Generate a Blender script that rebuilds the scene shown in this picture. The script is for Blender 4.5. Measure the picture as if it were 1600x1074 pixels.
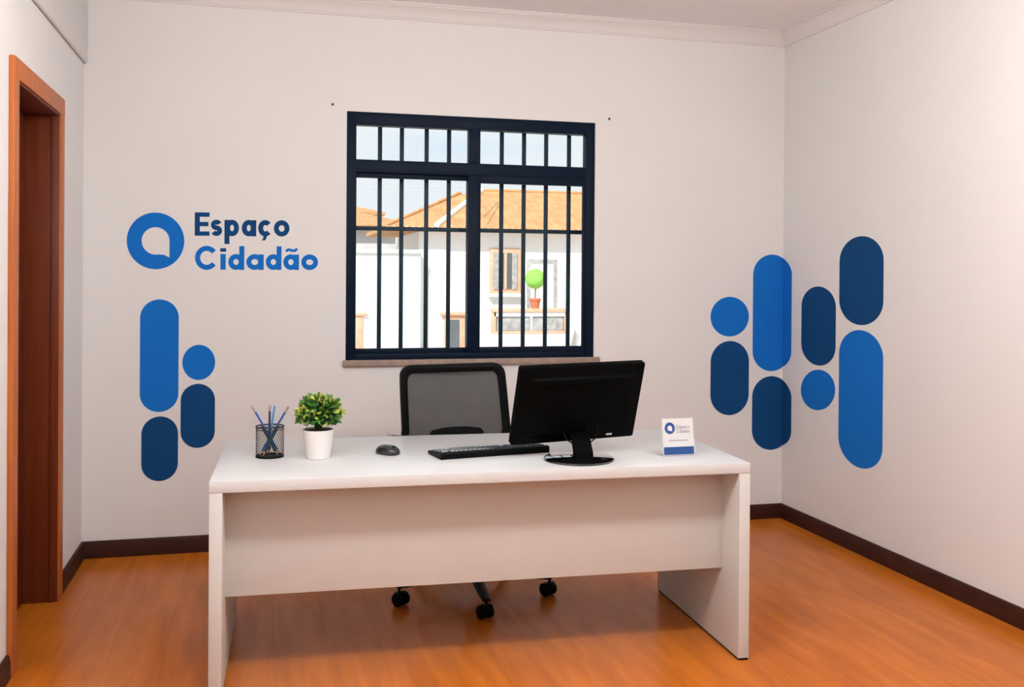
import bpy, bmesh, math, random
from mathutils import Vector, Matrix
random.seed(7)
C = bpy.context.scene
COL = C.collection
for o in list(bpy.data.objects): bpy.data.objects.remove(o)

# ------------------------------------------------------------------ camera
CAM_H = 1.4271; YAW = .2508; PITCH = -.0045; ROLL = .007; FPX = 1545.55
fw = Vector((math.sin(YAW), math.cos(YAW), 0)); rt = Vector((math.cos(YAW), -math.sin(YAW), 0)); up = Vector((0, 0, 1))
c_, s_ = math.cos(PITCH), math.sin(PITCH); fw, up = c_*fw + s_*up, c_*up - s_*fw
c_, s_ = math.cos(ROLL), math.sin(ROLL); rt, up = c_*rt + s_*up, c_*up - s_*rt
cd = bpy.data.cameras.new('camera'); cam = bpy.data.objects.new('camera', cd); COL.objects.link(cam)
M = Matrix((rt, up, -fw)).transposed().to_4x4(); M.translation = Vector((0, 0, CAM_H))
cam.matrix_world = M
cd.sensor_fit = 'HORIZONTAL'; cd.sensor_width = 36; cd.lens = FPX/1600*36
cd.shift_y = -95.886/1600; cd.clip_start = .05; cd.clip_end = 500
C.camera = cam

# ------------------------------------------------------------------ world, sun, exposure
w = bpy.data.worlds.new('sky'); C.world = w; w.use_nodes = True
nt = w.node_tree; nt.nodes.clear()
wo = nt.nodes.new('ShaderNodeOutputWorld'); bg = nt.nodes.new('ShaderNodeBackground')
tc = nt.nodes.new('ShaderNodeTexCoord'); mp = nt.nodes.new('ShaderNodeMapping'); mp.inputs['Scale'].default_value = (3, 3, 14)
no = nt.nodes.new('ShaderNodeTexNoise'); no.inputs['Scale'].default_value = 1.6; no.inputs['Detail'].default_value = 5
rp = nt.nodes.new('ShaderNodeValToRGB')
rp.color_ramp.elements[0].position = .42; rp.color_ramp.elements[0].color = (.76, .88, .985, 1)
rp.color_ramp.elements[1].position = .66; rp.color_ramp.elements[1].color = (.92, .945, .96, 1)
nt.links.new(tc.outputs['Generated'], mp.inputs['Vector']); nt.links.new(mp.outputs['Vector'], no.inputs['Vector'])
nt.links.new(no.outputs['Fac'], rp.inputs['Fac']); 
sx = nt.nodes.new('ShaderNodeSeparateXYZ'); mr = nt.nodes.new('ShaderNodeMapRange'); mr.inputs['From Min'].default_value = .075; mr.inputs['From Max'].default_value = .13
mxs = nt.nodes.new('ShaderNodeMix'); mxs.data_type = 'RGBA'; mxs.inputs['A'].default_value = (.89, .93, .96, 1)
nt.links.new(tc.outputs['Generated'], sx.inputs['Vector']); nt.links.new(sx.outputs['Z'], mr.inputs['Value']); nt.links.new(mr.outputs['Result'], mxs.inputs['Factor'])
nt.links.new(rp.outputs['Color'], mxs.inputs['B']); nt.links.new(mxs.outputs['Result'], bg.inputs['Color'])
bg.inputs['Strength'].default_value = 1.0
nt.links.new(bg.outputs['Background'], wo.inputs['Surface'])

sd = bpy.data.lights.new('sun', 'SUN'); sun = bpy.data.objects.new('sun', sd); COL.objects.link(sun)
sd.energy = 5.0; sd.angle = math.radians(1.0); sd.color = (1, .96, .9)
sun.rotation_euler = Vector((.55, .75, -.85)).to_track_quat('-Z', 'Y').to_euler(); sun.location = (-6, -8, 12)

VS = C.view_settings
C.display_settings.display_device = 'sRGB'
VS.view_transform = 'Standard'; VS.look = 'None'; VS.exposure = 0.0; VS.gamma = 1; VS.use_curve_mapping = False

FILL_W, REAR_FILL_W = 84.0, 37.0      # emission of the unseen fill globes added to light the room

# ------------------------------------------------------------------ helpers
def mat(name, col, rough=.5, metal=0., spec=.5, noise=0., nscale=20., alpha=None, emit=None, bump=0., coat=0.):
    m = bpy.data.materials.new(name); m.use_nodes = True
    n = m.node_tree; b = n.nodes['Principled BSDF']
    b.inputs['Roughness'].default_value = rough; b.inputs['Metallic'].default_value = metal
    b.inputs['Specular IOR Level'].default_value = spec
    b.inputs['Base Color'].default_value = (*col, 1)
    if coat: b.inputs['Coat Weight'].default_value = coat
    t = n.nodes.new('ShaderNodeTexCoord'); x = n.nodes.new('ShaderNodeTexNoise')
    x.inputs['Scale'].default_value = nscale; x.inputs['Detail'].default_value = 4
    n.links.new(t.outputs['Object'], x.inputs['Vector'])
    if noise:
        r = n.nodes.new('ShaderNodeValToRGB')
        r.color_ramp.elements[0].position = .3; r.color_ramp.elements[1].position = .7
        r.color_ramp.elements[0].color = (*[max(0, k*(1-noise)) for k in col], 1)
        r.color_ramp.elements[1].color = (*[min(1, k*(1+noise)) for k in col], 1)
        n.links.new(x.outputs['Fac'], r.inputs['Fac']); n.links.new(r.outputs['Color'], b.inputs['Base Color'])
    if bump:
        u = n.nodes.new('ShaderNodeBump'); u.inputs['Strength'].default_value = bump; u.inputs['Distance'].default_value = .002
        n.links.new(x.outputs['Fac'], u.inputs['Height']); n.links.new(u.outputs['Normal'], b.inputs['Normal'])
    if alpha is not None: b.inputs['Alpha'].default_value = alpha
    if emit:
        b.inputs['Emission Color'].default_value = (*emit[0], 1); b.inputs['Emission Strength'].default_value = emit[1]
    return m

def wood(name, c1, c2, rough=.4, scale=(1, 18, 1), coat=0., spec=.5):
    m = bpy.data.materials.new(name); m.use_nodes = True
    n = m.node_tree; b = n.nodes['Principled BSDF']; b.inputs['Roughness'].default_value = rough
    b.inputs['Coat Weight'].default_value = coat; b.inputs['Specular IOR Level'].default_value = spec
    t = n.nodes.new('ShaderNodeTexCoord'); mpp = n.nodes.new('ShaderNodeMapping'); mpp.inputs['Scale'].default_value = scale
    x = n.nodes.new('ShaderNodeTexNoise'); x.inputs['Scale'].default_value = 3; x.inputs['Detail'].default_value = 6
    r = n.nodes.new('ShaderNodeValToRGB'); r.color_ramp.elements[0].position = .3; r.color_ramp.elements[1].position = .72
    r.color_ramp.elements[0].color = (*c1, 1); r.color_ramp.elements[1].color = (*c2, 1)
    n.links.new(t.outputs['Object'], mpp.inputs['Vector']); n.links.new(mpp.outputs['Vector'], x.inputs['Vector'])
    n.links.new(x.outputs['Fac'], r.inputs['Fac']); n.links.new(r.outputs['Color'], b.inputs['Base Color'])
    return m

def floor_mat():
    m = bpy.data.materials.new('laminate'); m.use_nodes = True
    n = m.node_tree; b = n.nodes['Principled BSDF']; L = n.links.new
    b.inputs['Roughness'].default_value = .24
    b.inputs['Specular IOR Level'].default_value = .15
    t = n.nodes.new('ShaderNodeTexCoord')
    rot = n.nodes.new('ShaderNodeMapping'); rot.inputs['Rotation'].default_value = (0, 0, math.pi/2); rot.inputs['Location'].default_value = (0, .134, 0)
    br = n.nodes.new('ShaderNodeTexBrick'); br.inputs['Scale'].default_value = 1
    br.inputs['Brick Width'].default_value = 1.25; br.inputs['Row Height'].default_value = .2
    br.inputs['Mortar Size'].default_value = .0011; br.inputs['Mortar Smooth'].default_value = .4
    br.inputs['Color1'].default_value = (.57, .160, .016, 1); br.inputs['Color2'].default_value = (.55, .153, .015, 1)
    br.inputs['Mortar'].default_value = (.36, .095, .011, 1)
    L(t.outputs['Object'], rot.inputs['Vector']); L(rot.outputs['Vector'], br.inputs['Vector'])
    st = n.nodes.new('ShaderNodeMapping'); st.inputs['Scale'].default_value = (7, .9, 1)
    g = n.nodes.new('ShaderNodeTexNoise'); g.inputs['Scale'].default_value = 2.2; g.inputs['Detail'].default_value = 7; g.inputs['Distortion'].default_value = .6
    L(t.outputs['Object'], st.inputs['Vector']); L(st.outputs['Vector'], g.inputs['Vector'])
    r = n.nodes.new('ShaderNodeValToRGB'); r.color_ramp.elements[0].position = .3; r.color_ramp.elements[1].position = .7
    r.color_ramp.elements[0].color = (.80, .78, .74, 1); r.color_ramp.elements[1].color = (1.08, 1.08, 1.1, 1)
    L(g.outputs['Fac'], r.inputs['Fac'])
    mx = n.nodes.new('ShaderNodeMix'); mx.data_type = 'RGBA'; mx.blend_type = 'MULTIPLY'; mx.inputs['Factor'].default_value = 1
    L(br.outputs['Color'], mx.inputs['A']); L(r.outputs['Color'], mx.inputs['B']); L(mx.outputs['Result'], b.inputs['Base Color'])
    return m

def tile_mat():
    m = bpy.data.materials.new('roof_tiles'); m.use_nodes = True
    n = m.node_tree; b = n.nodes['Principled BSDF']; L = n.links.new; b.inputs['Roughness'].default_value = .85
    t = n.nodes.new('ShaderNodeTexCoord'); x = n.nodes.new('ShaderNodeTexNoise'); x.inputs['Scale'].default_value = 2.5; x.inputs['Detail'].default_value = 6
    wv = n.nodes.new('ShaderNodeTexWave'); wv.bands_direction = 'X'; wv.inputs['Scale'].default_value = 1.6; wv.inputs['Distortion'].default_value = .3
    L(t.outputs['Object'], x.inputs['Vector']); L(t.outputs['Object'], wv.inputs['Vector'])
    r = n.nodes.new('ShaderNodeValToRGB'); r.color_ramp.elements[0].position = .35; r.color_ramp.elements[1].position = .65
    r.color_ramp.elements[0].color = (.50, .25, .11, 1); r.color_ramp.elements[1].color = (.64, .34, .15, 1)
    L(x.outputs['Fac'], r.inputs['Fac'])
    bp = n.nodes.new('ShaderNodeBump'); bp.inputs['Strength'].default_value = .25; bp.inputs['Distance'].default_value = .04
    L(wv.outputs['Fac'], bp.inputs['Height']); L(bp.outputs['Normal'], b.inputs['Normal']); L(r.outputs['Color'], b.inputs['Base Color'])
    return m

MT = dict(
    wall=mat('wall_paint', (.80, .79, .785), .9, spec=.2, noise=.008, nscale=3, bump=.06),
    ceiling=mat('ceiling_paint', (.90, .89, .89), .9, spec=.2, noise=.006, nscale=3),
    crown=mat('crown_paint', (.78, .755, .74), .8, spec=.2),
    baseboard=wood('baseboard_wood', (.035, .010, .007), (.055, .016, .010), .45, (2, 2, 20), spec=.15),
    floor=floor_mat(),
    jamb=wood('door_frame_wood', (.42, .115, .025), (.52, .155, .038), .45, (14, 14, .7), spec=.25),
    door=wood('door_leaf_wood', (.125, .022, .006), (.16, .032, .009), .45, (14, 14, .7), spec=.25),
    window=mat('window_navy_metal', (.003, .010, .026), .45, spec=.1, noise=.1),
    grille=mat('grille_navy_metal', (.008, .028, .048), .5, spec=.3, noise=.1),
    sill=mat('sill_stone', (.34, .25, .21), .7, noise=.15, nscale=30),
    desk=mat('desk_laminate', (.625, .63, .635), .30, spec=.5, noise=.01, nscale=6),
    desk_edge=mat('desk_edge_laminate', (.60, .60, .585), .5, noise=.01, nscale=6),
    blue=mat('vinyl_blue', (.010, .165, .59), .7, spec=.06, noise=.01),
    navy=mat('vinyl_navy', (.008, .062, .198), .7, spec=.06, noise=.01),
    black=mat('black_plastic', (.0022, .0026, .003), .5, noise=.1, spec=.1),
    gloss=mat('black_gloss_plastic', (.004, .004, .005), .05, noise=.05, spec=.8, coat=1.),
    monitor_back=mat('monitor_plastic', (.0018, .002, .002), .45, noise=.1, spec=.03),
    label=mat('silver_label', (.55, .55, .53), .4, noise=.05),
    key=mat('key_plastic', (.03, .045, .06), .3, noise=.1),
    mouse=mat('mouse_plastic', (.02, .022, .024), .22, noise=.1),
    fabric=mat('seat_fabric', (.012, .012, .014), .9, noise=.2, nscale=150, bump=.3),
    wire=mat('cup_wire', (.01, .011, .012), .45, metal=.3, noise=.1),
    pot=mat('white_pot', (.78, .74, .73), .5, noise=.01),
    soil=mat('potting_soil', (.03, .022, .016), .95, noise=.4, nscale=120),
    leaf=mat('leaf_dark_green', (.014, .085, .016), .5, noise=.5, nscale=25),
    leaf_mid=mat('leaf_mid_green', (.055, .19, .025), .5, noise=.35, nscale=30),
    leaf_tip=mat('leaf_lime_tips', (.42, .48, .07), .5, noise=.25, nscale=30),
    pencil_blue=mat('pencil_blue_paint', (.012, .075, .36), .35, noise=.05),
    pencil_navy=mat('pencil_navy_paint', (.010, .022, .10), .35, noise=.05),
    pencil_sky=mat('pencil_sky_blue_paint', (.07, .30, .62), .35, noise=.05),
    pencil_dark=mat('pencil_teal_paint', (.006, .04, .055), .4, noise=.05),
    eraser=mat('eraser_pink', (.42, .27, .24), .8, noise=.05),
    ferrule=mat('ferrule_metal', (.45, .38, .3), .35, metal=.9, noise=.05),
    woodtip=mat('sharpened_wood', (.6, .42, .24), .7, noise=.05),
    card=mat('card_paper', (.62, .60, .61), .6, noise=.01),
    card_text=mat('card_print_grey', (.25, .24, .27), .6, noise=.01),
    card_bar=mat('card_print_blue', (.008, .055, .22), .5, noise=.02),
    stucco=mat('white_stucco', (.86, .85, .83), .9, noise=.02, nscale=4),
    stucco_grey=mat('grey_stucco', (.58, .58, .57), .9, noise=.08, nscale=3),
    orange=mat('orange_stone_trim', (.75, .42, .28), .85, noise=.12, nscale=6),
    pane=mat('dark_pane', (.12, .13, .14), .15, noise=.1, nscale=2),
    fence=mat('grey_fence_panel', (.38, .37, .36), .8, noise=.25, nscale=9),
    tiles=tile_mat(),
    mortar=mat('ridge_mortar', (.8, .77, .72), .9, noise=.05),
    topiary=mat('topiary_green', (.27, .55, .10), .9, noise=.12, nscale=22),
    terracotta=mat('terracotta', (.55, .16, .08), .8, noise=.1),
    paving=mat('pale_paving', (.6, .58, .55), .9, noise=.06, nscale=2),
    lamp=mat('fill_lamp_globe', (.9, .9, .9), .5, emit=((.985, .985, .965), FILL_W)),  # glow added to brighten walls and ceiling
    rear_fill_lamp=mat('rear_fill_lamp_globe', (.9, .9, .9), .5, emit=((.985, .985, .965), REAR_FILL_W)),  # weaker added glow, behind the camera
    lamp_rim=mat('lamp_rim', (.8, .8, .8), .4, metal=.6),
    screw=mat('wall_plug_grey', (.10, .085, .075), .7, noise=.2),
    bark=mat('thin_trunk', (.25, .2, .14), .9, noise=.2),
)

# glass
g = bpy.data.materials.new('window_glass'); g.use_nodes = True; n = g.node_tree; n.nodes.clear()
o_ = n.nodes.new('ShaderNodeOutputMaterial'); tr = n.nodes.new('ShaderNodeBsdfTransparent'); gl = n.nodes.new('ShaderNodeBsdfGlossy')
gl.inputs['Roughness'].default_value = .02; tr.inputs['Color'].default_value = (.97, .985, .99, 1)
fr = n.nodes.new('ShaderNodeFresnel'); fr.inputs['IOR'].default_value = 1.01
mx = n.nodes.new('ShaderNodeMixShader'); n.links.new(fr.outputs[0], mx.inputs[0]); n.links.new(tr.outputs[0], mx.inputs[1]); n.links.new(gl.outputs[0], mx.inputs[2])
n.links.new(mx.outputs[0], o_.inputs['Surface']); MT['glass'] = g
# acrylic
a_ = mat('clear_acrylic', (.85, .88, .9), .08, spec=.5, alpha=.25); MT['acrylic'] = a_
# woven chair mesh: an open weave, part of the cloth is air
m = mat('chair_mesh_weave', (.052, .054, .056), .7, noise=.08, nscale=14); MT['mesh'] = m
n = m.node_tree; b = n.nodes['Principled BSDF']; b.inputs['Alpha'].default_value = .93

class MB:
    """collects shapes, becomes ONE mesh object"""
    def __init__(s): s.b = bmesh.new()
    def _add(s, verts, faces, M=None, smooth=False):
        vs = [s.b.verts.new((M @ Vector(v)) if M else v) for v in verts]
        for f in faces:
            try:
                q = s.b.faces.new([vs[i] for i in f]); q.smooth = smooth
            except ValueError: pass
        return vs
    def box(s, x0, x1, y0, y1, z0, z1, bev=0., M=None):
        t = bmesh.new()
        v = [t.verts.new(p) for p in [(x0,y0,z0),(x1,y0,z0),(x1,y1,z0),(x0,y1,z0),(x0,y0,z1),(x1,y0,z1),(x1,y1,z1),(x0,y1,z1)]]
        for f in [(3,2,1,0),(4,5,6,7),(0,1,5,4),(1,2,6,5),(2,3,7,6),(3,0,4,7)]: t.faces.new([v[i] for i in f])
        if bev: bmesh.ops.bevel(t, geom=t.edges[:], offset=bev, segments=2, affect='EDGES', profile=.5)
        s.merge(t, M); return s
    def merge(s, t, M=None, smooth=None):
        t.verts.index_update()
        vs = [s.b.verts.new((M @ v.co) if M else v.co) for v in t.verts]
        for f in t.faces:
            q = s.b.faces.new([vs[v.index] for v in f.verts]); q.smooth = f.smooth if smooth is None else smooth
            q.material_index = f.material_index
        t.free()
    def prism(s, pts, t0, t1, M=None, bev=0.):
        """pts 2D in (x,z), extruded along y from t0 to t1"""
        t = bmesh.new(); k = len(pts)
        a = [t.verts.new((p[0], t0, p[1])) for p in pts]; c = [t.verts.new((p[0], t1, p[1])) for p in pts]
        t.faces.new(a); t.faces.new(c[::-1])
        for i in range(k): t.faces.new((a[i], c[i], c[(i+1) % k], a[(i+1) % k]))
        bmesh.ops.recalc_face_normals(t, faces=t.faces[:])
        if bev: bmesh.ops.bevel(t, geom=[e for e in t.edges], offset=bev, segments=2, affect='EDGES', profile=.5)
        s.merge(t, M); return s
    def loft(s, rings, cap=True, smooth=True, M=None):
        k = len(rings[0]); vs = []
        for r in rings: vs.append([s.b.verts.new((M @ Vector(p)) if M else p) for p in r])
        for i in range(len(rings)-1):
            for j in range(k):
                q = s.b.faces.new((vs[i][j], vs[i][(j+1) % k], vs[i+1][(j+1) % k], vs[i+1][j])); q.smooth = smooth
        if cap:
            s.b.faces.new(vs[0][::-1]); s.b.faces.new(vs[-1])
        return s
    def lathe(s, prof, seg=40, M=None, smooth=True, cap=True, sx=1, sy=1):
        rings = [[(max(r, 1e-5)*math.cos(2*math.pi*j/seg)*sx, max(r, 1e-5)*math.sin(2*math.pi*j/seg)*sy, z) for j in range(seg)] for r, z in prof]
        return s.loft(rings, cap, smooth, M)
    def tube(s, pts, r, seg=12, smooth=True):
        pts = [Vector(p) for p in pts]; rr = r if isinstance(r, (list, tuple)) else [r]*len(pts)
        rings = []; ref = None
        for i, p in enumerate(pts):
            d = (pts[min(i+1, len(pts)-1)] - pts[max(i-1, 0)]).normalized()
            if ref is None: ref = d.orthogonal().normalized()
            ref = (ref - d*ref.dot(d)).normalized(); bi = d.cross(ref)
            rings.append([p + (ref*math.cos(2*math.pi*j/seg) + bi*math.sin(2*math.pi*j/seg))*rr[i] for j in range(seg)])
        return s.loft(rings, True, smooth)
    def build(s, name, m, parent=None, loc=None, rot=None, sharp=True):
        bmesh.ops.recalc_face_normals(s.b, faces=s.b.faces[:])
        me = bpy.data.meshes.new(name); s.b.to_mesh(me); s.b.free()
        for q in (m if isinstance(m, (list, tuple)) else [m]): me.materials.append(MT[q])
        if sharp:
            try: me.set_sharp_from_angle(angle=math.radians(38))
            except Exception: pass
        o = bpy.data.objects.new(name, me); COL.objects.link(o)
        if parent: o.parent = parent
        if loc: o.location = loc
        if rot: o.rotation_euler = rot
        return o

def thing(name, label, cat, loc=(0, 0, 0), rz=0., group=None):
    o = bpy.data.objects.new(name, None); COL.objects.link(o); o.location = loc; o.rotation_euler = (0, 0, rz)
    o.empty_display_size = .1; o['label'] = label; o['category'] = cat
    if group: o['group'] = group
    return o
def tag(o, label, cat, group=None):
    o['label'] = label; o['category'] = cat
    if group: o['group'] = group
    return o
def struct(o): o['kind'] = 'structure'; return o

# ------------------------------------------------------------------ the room
XL, XR, YB, YF, ZC = -.8548, 3.0482, 5.3454, -2.2, 2.90
T = .16
WX0, WX1, WZ0, WZ1 = .4525, 1.8535, .9788, 2.3125     # window opening, back wall
DY0, DY1, DZ = 3.885, 4.665, 2.125                      # door opening, left wall (clear)
struct(MB().box(XL-T-.3, XR+T, YF-T, YB+T, -.12, 0).build('floor', 'floor'))
struct(MB().box(XL-T, XR+T, YF-T, YB+T, ZC, ZC+.12).build('ceiling', 'ceiling'))
b = MB()
b.box(XL-T, WX0, YB, YB+T, 0, ZC); b.box(WX1, XR+T, YB, YB+T, 0, ZC)
b.box(WX0, WX1, YB, YB+T, 0, WZ0-.03); b.box(WX0, WX1, YB, YB+T, WZ1, ZC)
struct(b.build('wall_back', 'wall'))
b = MB()
b.box(XL-T, XL, YF, DY0-.02, 0, ZC); b.box(XL-T, XL, DY1+.02, YB, 0, ZC); b.box(XL-T, XL, DY0-.02, DY1+.02, DZ+.02, ZC)
struct(b.build('wall_left', 'wall'))
struct(MB().box(XR, XR+T, YF, YB, 0, ZC).build('wall_right', 'wall'))
struct(MB().box(XL-T, XR+T, YF-T, YF, 0, ZC).build('wall_front', 'wall'))
# shallow beam along the top of the left wall
struct(MB().box(XL, XL+.02, YF, YB, 2.485, ZC, bev=.012).build('trim_1', 'wall'))
# crown moulding on back and right walls: small cove with lips
prof = [(0, 2.82), (.010, 2.82), (.012, 2.828), (.016, 2.83), (.022, 2.845), (.035, 2.865), (.052, 2.878), (.062, 2.884), (.062, 2.89), (.07, 2.892), (.07, 2.9), (0, 2.9)]
def crown(name, kind):
    t = bmesh.new()
    if kind == 'back': A = [(XL+.02, YB-d, z) for d, z in prof]; B = [(XR-d, YB-d, z) for d, z in prof]
    else: A = [(XR-d, YF, z) for d, z in prof]; B = [(XR-d, YB-d, z) for d, z in prof]
    m_ = MB(); m_.loft([A, B], True, False); return struct(m_.build(name, 'crown'))
crown('trim_2', 'back'); crown('trim_3', 'right')
# baseboards
def bboard(name, pts):
    pr = [(0, 0), (.016, 0), (.016, .062), (.013, .070), (.012, .078), (.008, .085), (0, .085)]
    m_ = MB()
    for A, B, nA, nB in pts:
        m_.loft([[(A[0]+nA[0]*d, A[1]+nA[1]*d, z) for d, z in pr], [(B[0]+nB[0]*d, B[1]+nB[1]*d, z) for d, z in pr]], True, False)
    return struct(m_.build(name, 'baseboard'))
bboard('baseboard_back', [((XL, YB), (XR, YB), (1, -1), (-1, -1))])
bboard('baseboard_right', [((XR, YB), (XR, YF), (-1, -1), (-1, 1))])
bboard('baseboard_left', [((XL, YB), (XL, DY1+.0775), (1, -1), (1, 0)), ((XL, DY0-.0775), (XL, YF), (1, 0), (1, 1))])

# door on the left wall: casing, jamb, recessed leaf
d = bpy.data.objects.new('door_1', None); COL.objects.link(d); d.location = (XL, (DY0+DY1)/2, 0); struct(d)
def rel(m_): bmesh.ops.translate(m_.b, verts=m_.b.verts[:], vec=(-XL, -(DY0+DY1)/2, 0)); return m_
cw = .075
b = MB(); b.box(XL+.0005, XL+.02, DY0-cw, DY0, 0, DZ+cw, .003); rel(b).build('casing', 'jamb', d)
b = MB(); b.box(XL+.0005, XL+.02, DY1, DY1+cw, 0, DZ+cw, .003); rel(b).build('casing', 'jamb', d)
b = MB(); b.box(XL+.0005, XL+.021, DY0-cw+.001, DY1+cw-.001, DZ, DZ+cw, .003); rel(b).build('casing', 'jamb', d)
b = MB(); b.box(XL-.155, XL+.012, DY0-.018, DY0+.006, 0, DZ, .002); rel(b).build('jamb', 'door', d)
b = MB(); b.box(XL-.155, XL+.012, DY1-.006, DY1+.018, 0, DZ, .002)
b.box(XL-.02, XL-.006, DY1-.012, DY1-.006, 0, DZ, .001); rel(b).build('jamb', 'door', d)
b = MB(); b.box(XL-.155, XL+.012, DY0, DY1, DZ-.008, DZ+.018, .002); rel(b).build('jamb', 'door', d)
b = MB(); b.box(XL-.155, XL-.125, DY0+.007, DY1-.009, .006, DZ-.012, .003)
for z0, z1 in ((.15, .85), (1.0, 1.95)):
    b.box(XL-.126, XL-.121, DY0+.12, DY1-.12, z0, z1, .002)
leaf = rel(b).build('door_leaf', 'door', d)
b = MB(); b.tube([(XL-.125, DY0+.08, 1.0), (XL-.085, DY0+.08, 1.0), (XL-.08, DY0+.09, 1.0), (XL-.08, DY0+.19, 1.0)], .008); rel(b).build('door_handle', 'ferrule', leaf)

# ------------------------------------------------------------------ window with sliding sashes, and the grille outside
wn = bpy.data.objects.new('window_1', None); COL.objects.link(wn); struct(wn); wn.location = (0, 0, 0)
f0, f1 = YB+.006, YB+.076
b = MB()
b.box(WX0, WX0+.052, f0, f1, WZ0, WZ1, .003); b.box(WX1-.05, WX1, f0, f1, WZ0, WZ1, .003)
b.box(WX0+.05, WX1-.05, f0, f1, WZ1-.068, WZ1, .003); b.box(WX0+.05, WX1-.05, f0, f1, WZ0, WZ0+.032, .003)
b.box(WX0+.05, WX1-.05, f0, f1, 1.990, 2.058, .003)
b.build('window_frame', 'window', wn)
b = MB(); b.box(1.122, 1.186, f0, f1-.01, 2.056, WZ1-.066, .003); b.build('mullion', 'window', wn)
def sash(x0, x1, y0, y1, z0, z1, sw=(.04, .04), bh=.035, th=.035):
    b = MB()
    b.box(x0, x0+sw[0], y0, y1, z0, z1, .003); b.box(x1-sw[1], x1, y0, y1, z0, z1, .003)
    b.box(x0+sw[0]-.002, x1-sw[1]+.002, y0+.001, y1-.001, z1-th, z1, .002); b.box(x0+sw[0]-.002, x1-sw[1]+.002, y0+.001, y1-.001, z0, z0+bh, .002)
    s_ = b.build('sash', 'window', wn)
    MB().box(x0+sw[0]-.004, x1-sw[1]+.004, (y0+y1)/2-.002, (y0+y1)/2+.002, z0+bh-.004, z1-th+.004).build('glass_pane', 'glass', s_)
    return s_
sash(.5035, 1.189, f0+.034, f0+.062, WZ0+.028, 1.992, (.006, .071), .030, .028)
sash(1.118, 1.8045, f0+.002, f0+.03, WZ0+.028, 1.992, (.072, .018), .034, .042)
for x0, x1 in ((WX0+.052, 1.122), (1.186, WX1-.05)):
    MB().box(x0-.004, x1+.004, f0+.03, f0+.034, 2.054, WZ1-.064).build('glass_pane', 'glass', wn)
struct(MB().box(WX0-.015, WX1+.03, YB-.028, YB+T+.03, WZ0-.032, WZ0-.0005, .003).build('trim_4', 'sill'))
# security grille bolted outside
gr = thing('window_grille', 'dark navy steel security grille of upright bars outside the window', 'grille', (1.15, YB+T-.03, WZ0))
def gx(px_in): return px_in
gy = YB+T-.03
bars = [.645, .766, .905, 1.032, 1.185, 1.337, 1.468, 1.600, 1.738]
for x in bars:
    b = MB(); b.box(x-.0115-1.15, x+.0115-1.15, -.006, .006, .0, WZ1-WZ0-.002, .001); b.build('upright_bar', 'grille', gr)
b = MB(); b.box(WX0-1.15+.001, WX1-1.15-.001, -.008, .008, 1.694-.0115-WZ0, 1.694+.0115-WZ0, .001); b.build('cross_bar', 'grille', gr)
# screw holes left by a curtain rod
for x, z, l in ((.377, 2.344, 'left'), (1.937, 2.339, 'right')):
    b = MB(); b.lathe([(.0065, -.002), (.0075, .0), (.0055, .0015), (.002, .0005)], 16)
    o = b.build('wall_plug', 'screw', loc=(x, YB-.0005, z), rot=(math.pi/2, 0, 0))
    tag(o, 'small grey wall plug in the back wall above the window\'s %s top corner' % l, 'wall plug', 'curtain rod plugs')

# ------------------------------------------------------------------ vinyl on the walls
TH = .0012
def wall_shape(name, m, pts, plane, label=None, cat='wall decal', group=None, parent=None):
    """pts = outline in wall metres; plane 'back': (x,z), 'right': (y,z)"""
    b = MB(); k = len(pts)
    if plane == 'back': A = [(p[0], YB-.0004, p[1]) for p in pts]; B = [(p[0], YB-TH, p[1]) for p in pts]
    else: A = [(XR-.0004, p[0], p[1]) for p in pts]; B = [(XR-TH, p[0], p[1]) for p in pts]
    b.loft([A, B], True, False)
    o = b.build(name, m, parent)
    if label: tag(o, label, cat, group)
    return o
def stadium(u0, u1, z0, z1, ry=None, k=24):
    rx = (u1-u0)/2; ry = ry or min(rx, (z1-z0)/2); ry = min(ry, (z1-z0)/2); cu = (u0+u1)/2; P = []
    for i in range(k+1):
        a = math.pi*i/k; P.append((cu+rx*math.cos(a), z1-ry+ry*math.sin(a)))
    for i in range(k+1):
        a = math.pi + math.pi*i/k; P.append((cu+rx*math.cos(a), z0+ry+ry*math.sin(a)))
    return P
G1 = 'rounded blue shapes left of the window'; G2 = 'rounded blue shapes around the right corner'
wall_shape('oval_decal', 'blue', stadium(-.583, -.396, .7274, 1.3036), 'back', 'tall bright blue pill sticker on the back wall under the ring logo', group=G1)
wall_shape('round_decal', 'blue', stadium(-.3775, -.2155, .8875, 1.0693, .091), 'back', 'bright blue round sticker beside the tall blue pill, left of the window', group=G1)
wall_shape('oval_decal', 'navy', stadium(-.3845, -.2155, .5371, .8678), 'back', 'short navy pill sticker right below the round one, behind the desk\'s left end', group=G1)
wall_shape('oval_decal', 'navy', stadium(-.574, -.3965, .3733, .7044), 'back', 'short navy pill sticker lowest on the left, under the tall blue pill', group=G1)
wall_shape('round_decal', 'blue', stadium(2.576, 2.824, 1.0885, 1.3232, .1175), 'back', 'bright blue round sticker on the back wall just left of the right corner', group=G2)
wall_shape('oval_decal', 'navy', stadium(2.579, 2.827, .6226, 1.0620), 'back', 'navy pill sticker on the back wall below the round blue one near the right corner', group=G2)
wall_shape('oval_decal', 'navy', stadium(4.782, 5.133, .946, 1.390, .115), 'right', 'smaller navy pill sticker on the right wall, nearest the corner', group=G2)
wall_shape('round_decal', 'blue', [(p[0], p[1]+.11*(4.957-p[0])) for p in stadium(4.782, 5.133, .694, .922, .114)], 'right', 'bright blue round sticker on the right wall under a navy pill', group=G2)
wall_shape('oval_decal', 'navy', stadium(4.360, 4.750, 1.192, 1.657, .130), 'right', 'large navy pill sticker highest on the right wall', group=G2)
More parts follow.
